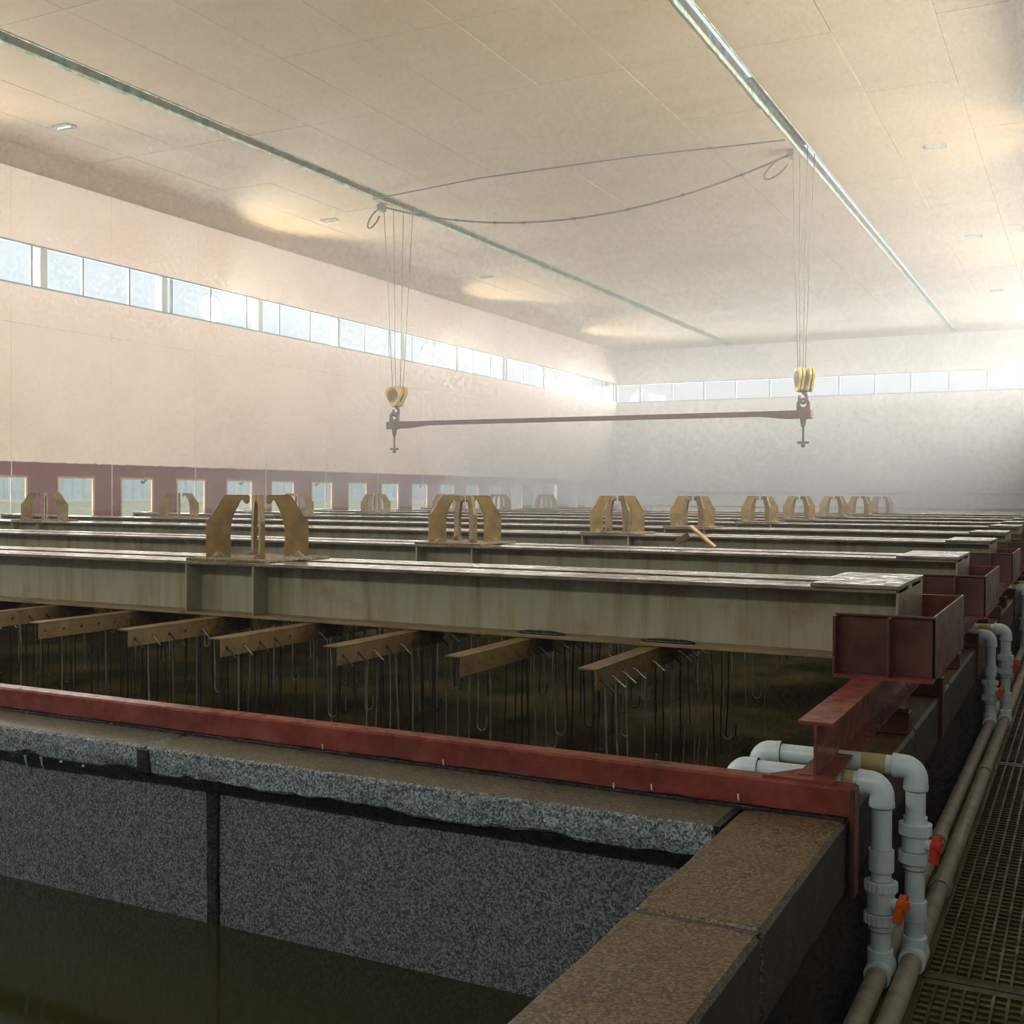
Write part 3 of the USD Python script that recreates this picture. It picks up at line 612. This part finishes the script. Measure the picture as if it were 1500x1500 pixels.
NTH = ['nearest', 'second nearest', 'third nearest', 'fourth nearest', 'fifth nearest', 'sixth nearest', 'seventh nearest', 'second farthest', 'farthest']
yy = 6.2; k = 0
while yy < 41:
    leg = k % 2 == 1
    t = thing('rail_bearer', f'short dark red bearer under the right rail, {["first", "second", "third", "fourth"][k]} beyond the red tube' if k < 4 else 'short dark red bearer under the far part of the right rail', 'steel bearer', (-.95, yy, -1.26), 'bearers under the right rail' if k >= 4 else None)
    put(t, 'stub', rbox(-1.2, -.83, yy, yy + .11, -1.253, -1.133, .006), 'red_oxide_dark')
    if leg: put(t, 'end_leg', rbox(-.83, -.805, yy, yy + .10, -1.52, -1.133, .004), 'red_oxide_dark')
    yy += 1.28; k += 1
DXE = [0, -.02, -.05, -.09, -.12, -.13, -.14, -.15, -.16]
for i, y in enumerate(BY):
    dx = DXE[i] * .8
    xa, xb, y0, y1 = -1.135 + dx, -.665 + dx, y - .95, y + .55
    t = thing('beam_tray', f'dark red steel tray holding the right end of the {NTH[i]} beam', 'steel tray', (xa, y0, -.9), 'trays under the beam ends')
    put(t, 'tray_floor', box(xa, xb, y0, y1, -.905, -.889), 'red_oxide')
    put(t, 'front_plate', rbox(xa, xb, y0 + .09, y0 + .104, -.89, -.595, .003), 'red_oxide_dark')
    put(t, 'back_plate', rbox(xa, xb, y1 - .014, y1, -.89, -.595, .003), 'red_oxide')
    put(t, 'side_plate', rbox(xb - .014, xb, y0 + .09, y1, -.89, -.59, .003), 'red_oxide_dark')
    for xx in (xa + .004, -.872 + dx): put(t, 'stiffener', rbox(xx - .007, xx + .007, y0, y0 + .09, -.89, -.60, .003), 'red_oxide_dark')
    put(t, 'front_plate', rbox(xa - .004, xb, y0 + .07, y0 + .09, -.602, -.59, .003), 'red_oxide_dark')

# ------------------------------------------------------------------ the double beams with their four-plate claws
ZT, ZBt = -.50, -.889
CX = [-5.56, -5.58, -5.42, -5.45, -5.38, -5.38, -5.36, -5.32, -5.30]
def claw_profile():
    pts = [(.375, 0), (.375, .275), (.345, .30), (.25, .458), (.235, .468), (.075, .468), (.062, .455), (.062, .415), (.078, .400), (.098, .408), (.108, .428), (.122, .430),
           (.150, .375), (.172, .33), (.190, .275), (.198, .22), (.200, .12), (.196, 0)]
    return sg.Polygon(pts)
CP = claw_profile()
for i, y in enumerate(BY):
    x0, x1 = -20.45, -.90 + DXE[i]
    t = thing('steel_beam', f'olive-grey double steel beam with claw lugs, {NTH[i]} of the row across the bath', 'steel beam', ((x0 + x1) / 2, y, ZBt), 'beams across the bath')
    hw, g = .43, .08
    for s in (-1, 1):
        a, b = (y - hw, y - g) if s < 0 else (y + g, y + hw)
        c = (a + b) / 2
        put(t, 'web', box(x0, x1, c - .007, c + .007, ZBt + .022, ZT - .022), 'beam_paint')
        put(t, 'bottom_flange', rbox(x0, x1, a, b, ZBt, ZBt + .022, .003), 'flange_rust')
        m = fine(rbox(x0, x1, a, b, ZT - .022, ZT, .003), 1.0)
        put(t, 'top_flange', m, 'beam_top_rust' if i < 9 else 'beam_paint')
    for xe in ((x1 - .012, x1), (x0, x0 + .012)):
        put(t, 'end_plate', rbox(xe[0], xe[1], y - hw, y + hw + .12, ZBt, ZT - .001, .002), 'beam_paint')
    m = fine(rbox(x1 - .46, x1 + .004, y - hw - .012, y + hw + .13, ZT, ZT + .022, .003), .08)
    put(t, 'cap_plate', roughen(m, .004, 14., i), 'beam_top_rust')
    put(t, 'cap_plate', rbox(x0, x0 + .46, y - hw, y + hw, ZT, ZT + .022, .003), 'beam_top_rust')
    for cxx in (CX[i], -15.9):
        for off in (-.31, .31):
            for s, (a, b) in ((-1, (y - hw + .002, y - hw + .16)), (1, (y + hw - .16, y + hw - .002))):
                put(t, 'stiffener', rbox(cxx + off - .007, cxx + off + .007, a, b, ZBt + .022, ZT - .022, .002), 'beam_paint')
        base = fine(rbox(cxx - .36, cxx + .38, y - .38, y + .38, ZT, ZT + .020, .004), .06)
        bp = put(t, 'claw_base', roughen(base, .008, 11., i), 'weld_crust', label='crusted base plate of a claw')
        for q in range(4):
            an = math.pi / 4 + q * math.pi / 2
            u = np.array([math.cos(an), math.sin(an), 0]); w = np.cross(u, [0, 0, 1.0])
            put(bp, 'claw_plate', prism(CP, .03, np.array([cxx, y, ZT + .015]) - w * .015, u, (0, 0, 1)), 'ochre_rust')
            foot = lathe([(0, .07), (.03, .045), (.05, .02)], np.array([cxx, y, ZT + .012]) + u * .29, (0, 0, 1), 9)
            put(bp, 'weld_bead', roughen(foot, .012, 25., q + i), 'weld_crust')

    if i == 0:
        pass
        for xs_ in (-3.02, -2.20):
            sc_ = trimesh.creation.icosphere(2); sc_.apply_scale((.17, .035, .018)); sc_.apply_translation((xs_, y - hw + .05, ZBt + .028))
            put(t, 'scorched_weld', roughen(sc_, .006, 20., 3), 'sealant_black')
# loose plank on the second beam
t = thing('wood_plank', 'short orange wooden plank leaning on the second nearest beam', 'plank', (-4.0, 10.0, -.5))
pm = rbox(-.15, .15, -.035, .035, -.010, .010, .004)
T = trimesh.transformations.euler_matrix(0.2, math.radians(40), math.radians(8)); pm.apply_transform(T); pm.apply_translation((-3.22, 10.22, -.388))
put(t, 'board', pm, 'plank_wood')
pm = rbox(-.07, .07, -.012, .012, -.028, .028, .004); pm.apply_transform(trimesh.transformations.euler_matrix(0, math.radians(-30), 0)); pm.apply_translation((-3.40, 10.20, -.41))
put(t, 'block', pm, 'bar_rust')

# ------------------------------------------------------------------ ochre angle bars under the beams, rods hooked in their holes
def angle_bar(x, yc, L=1.31):
    """L section: flat leg to the left, drilled leg down on the right"""
    hs = [yc - L + .055 + .155 * k for k in range(17) if yc - L + .055 + .155 * k < yc + L - .03]
    leg = rect(yc - L, yc + L, ZBt - .116, ZBt - .014)
    for h in hs: leg = leg.difference(sg.Point(h, ZBt - .064).buffer(.011, 6))
    return leg, hs
rng = random.Random(11)
ORD = ['first', 'second', 'third', 'fourth', 'fifth', 'sixth', 'seventh', 'eighth', 'ninth', 'tenth', 'eleventh', 'twelfth']
def rod_mesh(L, style, lean):
    """hangs from its hole at the origin: a stub to the right of the bar, a bend through the hole, a long shank"""
    p = [(.085, -.01, -.055), (.05, -.005, -.030), (.018, 0, -.006), (0, 0, 0), (-.018, 0, -.004), (-.030, 0, -.03)]
    z = np.linspace(-.08, -L, 7)
    for zz in z: p.append((-.032 + lean * (-zz) + .004 * math.sin(zz * 9), lean * .5 * zz, zz))
    if style:
        x0 = p[-1][0]; y0 = p[-1][1]
        for a in np.linspace(.4, 2.9, 7): p.append((x0 + .035 * (1 - math.cos(a)), y0, -L - .035 * math.sin(a)))
        p.append((x0 + .075, y0, -L + .07))
    return tube(p, .0055, 6)
KINDS = []
lab_of = {}
for bi in range(2):
    yc = BY[bi]
    for k in range(10 if bi == 0 else 12):
        x = (-2.233 - .825 * k) if bi == 0 else (-2.6 - .825 * k)
        yb = yc - (.0 if k % 3 else .06)
        nm = ORD[k]
        lab = f'ochre drilled angle bar under the {NTH[bi]} beam, {nm} counted from the right end'
        t = thing('angle_bar', lab, 'angle bar', (x, yb, ZBt - .1), f'angle bars under the {NTH[bi]} beam')
        leg, hs = angle_bar(x, yb)
        put(t, 'drilled_leg', yz_prism(leg, x - .009, x), 'bar_rust', smooth=False)
        put(t, 'flat_leg', rbox(x - .105, x, yb - 1.31, yb + 1.31, ZBt - .014, ZBt - .003, .002), 'bar_rust')
        full = rng.random()
        for j, h in enumerate(hs):
            if bi == 1 and j % 2: continue
            empty = (k in (1, 5) and j < 5) if bi == 0 else False
            if empty or rng.random() < .08: continue
            style = rng.random() < .35
            L = rng.uniform(.55, .85) if style else rng.uniform(.95, 1.35)
            lean = rng.uniform(-.05, .05)
            key = (style, round(L * 5), round(lean * 40), rng.random() < .4)
            glabel = f'thin dark hooked rod on the {nm} angle bar from the right, {NTH[bi]} beam'
            loc = (x - .004, h, ZBt - .066)
            if key not in lab_of:
                q = thing('hanging_rod', glabel, 'rod', loc, glabel)
                mm = rod_mesh(L, style, lean); mm.apply_translation(loc)
                put(q, 'shank', mm, 'rod_wire' if key[3] else 'rod_rubber', smooth=60)
                lab_of[key] = q
            else:
                copy_of(lab_of[key], 'hanging_rod', loc, glabel, glabel)

# ------------------------------------------------------------------ plastic pipework on the right
ZP = -1.955
PX = (-.75, -.645)
def tee(t, x, y, z, r, mat, up=.085):
    put(t, 'tee', cat([lathe([(0, r * 1.0), (0, r * 1.28), (.012, r * 1.34), (.15, r * 1.34), (.162, r * 1.28), (.162, r * 1.0)], (x, y - .08, z), (0, 1, 0), 24), lathe([(0, r * 1.25), (up, r * 1.25), (up + .006, r * 1.15)], (x, y, z), (0, 0, 1), 24)]), mat)
RISE = [(4.83, 5.04), (10.55, 10.78), (16.3, 16.5), (22.0, 22.2)]
for k in range(2):
    x = PX[k]; r = .042
    t = thing('floor_pipe', 'grey-beige plastic pipe along the floor, ' + ('next to the bath wall' if k == 0 else 'next to the walkway grating'), 'pipe', (x, 5, ZP - r))
    put(t, 'pipe_run', tube([(x, yy, ZP) for yy in np.linspace(YN + .05, 42, 48)], r, 20, caps=True), 'pvc_aged', smooth=60)
    for yy in ([6.75, 13.0, 19.0] if k == 0 else [5.95, 8.6, 14.5]):
        put(t, 'coupling', lathe([(0, r), (0, r * 1.25), (.11, r * 1.25), (.11, r)], (x, yy, ZP), (0, 1, 0), 20), 'pvc_aged')
    for rr in RISE: tee(t, x, rr[k], ZP, r, 'pvc_white')
def elbow(c, d0, d1, r, R=.05, ext=.045):
    """bend from travelling along d0 to along d1 about corner c, with sockets"""
    c, d0, d1 = (np.asarray(v, float) for v in (c, d0, d1))
    p = [c - d0 * (R + ext)]
    for a in np.linspace(0, math.pi / 2, 9):
        p.append(c + d0 * (-R + R * math.sin(a)) + d1 * (R - R * math.cos(a)))
    p.append(c + d1 * (R + ext))
    return cat([tube(p, r * 1.22, 22), lathe([(0, r * 1.22), (.004, r * 1.27), (.02, r * 1.27), (.02, r * 1.0)], p[0], d0, 22), lathe([(0, r * 1.0), (0, r * 1.27), (.016, r * 1.27), (.02, r * 1.22)], p[-1] - d1 * .02, d1, 22)])
RL = ['nearest', 'second', 'third', 'fourth']
for q, ry in enumerate(RISE):
    for k in range(2):
        x, y, r = PX[k], ry[k], .041
        zt = (-1.185, -1.150)[k] if q == 0 else (-1.20, -1.165)[k]
        nm = ('front' if k == 0 else 'rear')
        t = thing('pipe_riser', f'white plastic riser with {"orange" if k == 0 else "red"} ball valve, {nm} one of the {RL[q]} pair', 'pipe', (x, y, ZP + .09), 'valved risers beside the bath')
        zz = dict(neck=-1.585, n1=-1.625, n1t=-1.585, b0=-1.71, n2=-1.76, c2=-1.785) if k == 0 else dict(n1=-1.435, n1t=-1.385, b0=-1.50, n2=-1.553, c2=-1.58)
        put(t, 'elbow', elbow((x, y, zt), (1, 0, 0), (0, 0, -1), r), 'pvc_white', smooth=40)
        xe = -1.36 + .05 * k
        put(t, 'horizontal_pipe', cyl((xe + .06, y, zt), (x - .09, y, zt), r, 22), 'pvc_white')
        put(t, 'elbow', elbow((xe, y, zt), (-1, 0, 0), (0, 0, -1), r), 'pvc_white', smooth=40)
        put(t, 'drop_pipe', cyl((xe, y, zt - .08), (xe, y, zt - .5), r, 20), 'pvc_white')
        put(t, 'glue_band', cat([lathe([(0, r * 1.0), (0, r * 1.03), (.05 + .05 * k, r * 1.03), (.05 + .05 * k, r)], (x - .22 + .06 * (1 - k), y, zt), (1, 0, 0), 20)]), 'pvc_glue')
        put(t, 'upper_pipe', cyl((x, y, zt - .08), (x, y, zz['n1t']), r, 22), 'pvc_white')
        if k == 0:
            put(t, 'coupling', lathe([(0, r), (0, r * 1.26), (.085, r * 1.26), (.09, r * 1.2), (.09, r)], (x, y, -1.455), (0, 0, -1), 24), 'pvc_white')
        else:
            put(t, 'collar', lathe([(0, r), (0, r * 1.2), (.03, r * 1.2)], (x, y, -1.358), (0, 0, -1), 24), 'pvc_white')
            put(t, 'coupling', lathe([(0, r), (0, r * 1.22), (.08, r * 1.22), (.085, r)], (x, y, -1.715), (0, 0, -1), 24), 'pvc_white')
        put(t, 'valve_body', lathe([(0, r * 1.2), (.0, r * 1.38), (zz['n1'] - zz['b0'], r * 1.38), (zz['n1'] - zz['b0'], r * 1.2)], (x, y, zz['n1']), (0, 0, -1), 24), 'pvc_white')
        for ztop, zbot in ((zz['n1t'], zz['n1']), (zz['b0'] - .004, zz['n2'])):
            nn = 10 if k == 0 else 24
            h = ztop - zbot
            put(t, 'union_nut', cat([lathe([(0, r * 1.35), (.003, r * 1.6), (h - .003, r * 1.6), (h, r * 1.35)], (x, y, ztop), (0, 0, -1), nn)] +
                [box(-.003, .003, -.003, .003, 0, 0.9 * h).apply_transform(trimesh.transformations.translation_matrix((x + r * 1.58 * math.cos(a), y + r * 1.58 * math.sin(a), zbot + .05 * h))) for a in np.linspace(0, 2 * math.pi, nn * 2, endpoint=False)]), 'pvc_white', smooth=20)
        put(t, 'collar', lathe([(0, r * 1.22), (.024, r * 1.22), (.026, r)], (x, y, zz['n2']), (0, 0, -1), 24), 'pvc_white')
        for gz in ((zt - .096, zz['n1t'] + .004, zz['c2'] - .003) if k else (zt - .096, -1.452, zz['n1t'] + .004, zz['c2'] - .003)):
            put(t, 'glue_ring', lathe([(0, r), (0, r * 1.05), (.004, r * 1.05), (.004, r)], (x, y, gz), (0, 0, -1), 22), 'pvc_glue')
        put(t, 'lower_pipe', cyl((x, y, zz['n2']), (x, y, ZP + .085), r, 22), 'pvc_white')
        # valve stem and wing handle on the right of the body
        zc_ = (zz['n1'] + zz['b0']) / 2
        d = np.array([.94, -.34, 0]); d /= np.linalg.norm(d); side = np.array([-d[1], d[0], 0])
        o = np.array([x, y, zc_]) + d * r * 1.3
        put(t, 'valve_stem', lathe([(0, .024), (.024, .024), (.026, .018)], o, d, 16), 'pvc_white')
        hp = sg.Point(0, 0).buffer(.026).union(sg.Polygon([(-.022, .0), (.022, 0), (.014, -.072), (-.014, -.072)])).union(sg.Polygon([(-.022, .0), (.022, 0), (.012, .045), (-.012, .045)]))
        ang = .45 if k == 0 else 2.6
        hp = affinity.rotate(hp, math.degrees(ang) - 60 if k == 0 else -20, origin=(0, 0))
        put(t, 'valve_handle', cat([prism(hp, .030, o + d * .024, side, (0, 0, 1)), lathe([(0, .026), (.04, .024)], o + d * .024, d, 16)]), 'handle_orange' if k == 0 else 'handle_red', label='orange valve handle' if k == 0 else 'red valve handle')

# ------------------------------------------------------------------ walkway gratings
gy = [-4.2, .4, 4.95, 9.2, 13.55, 17.9, 22.2, 26.5, 30.9, 35.2, 39.6]
for i in range(len(gy) - 1):
    a, b = gy[i] + .006, gy[i + 1] - .006
    x0, x1 = -.598, XR - .02
    t = thing('floor_grating', f'olive plastic walkway grating panel, {["first", "second", "third", "fourth", "fifth", "sixth", "seventh", "eighth", "ninth", "tenth"][i]} from the near end', 'grating', (x0, a, -2.03), 'walkway gratings')
    bars = [box(x - .006, x + .006, a, b, -2.025, -2.0) for x in np.arange(x0 + .006, x1, .0545)]
    bars += [box(x0, x1, y - .0045, y + .0045, -2.024, -2.002) for y in np.arange(a + .006, b, .0575)]
    put(t, 'bar_mesh', cat(bars), 'grating_resin', smooth=False, kind='stuff')
    for e in (a, b - .05): put(t, 'edge_band', box(x0, x1, e, e + .05, -2.028, -1.9995), 'grating_resin', smooth=False)

# ------------------------------------------------------------------ steam and haze in the air of the hall
hz = box(XL + .002, XR - .002, YN + .01, YF - .1, -.44, HC - .02)
top('hall_haze', hz, 'hall_haze', 'thin warm white vapour filling the whole hall', 'haze', kind='stuff', smooth=False)
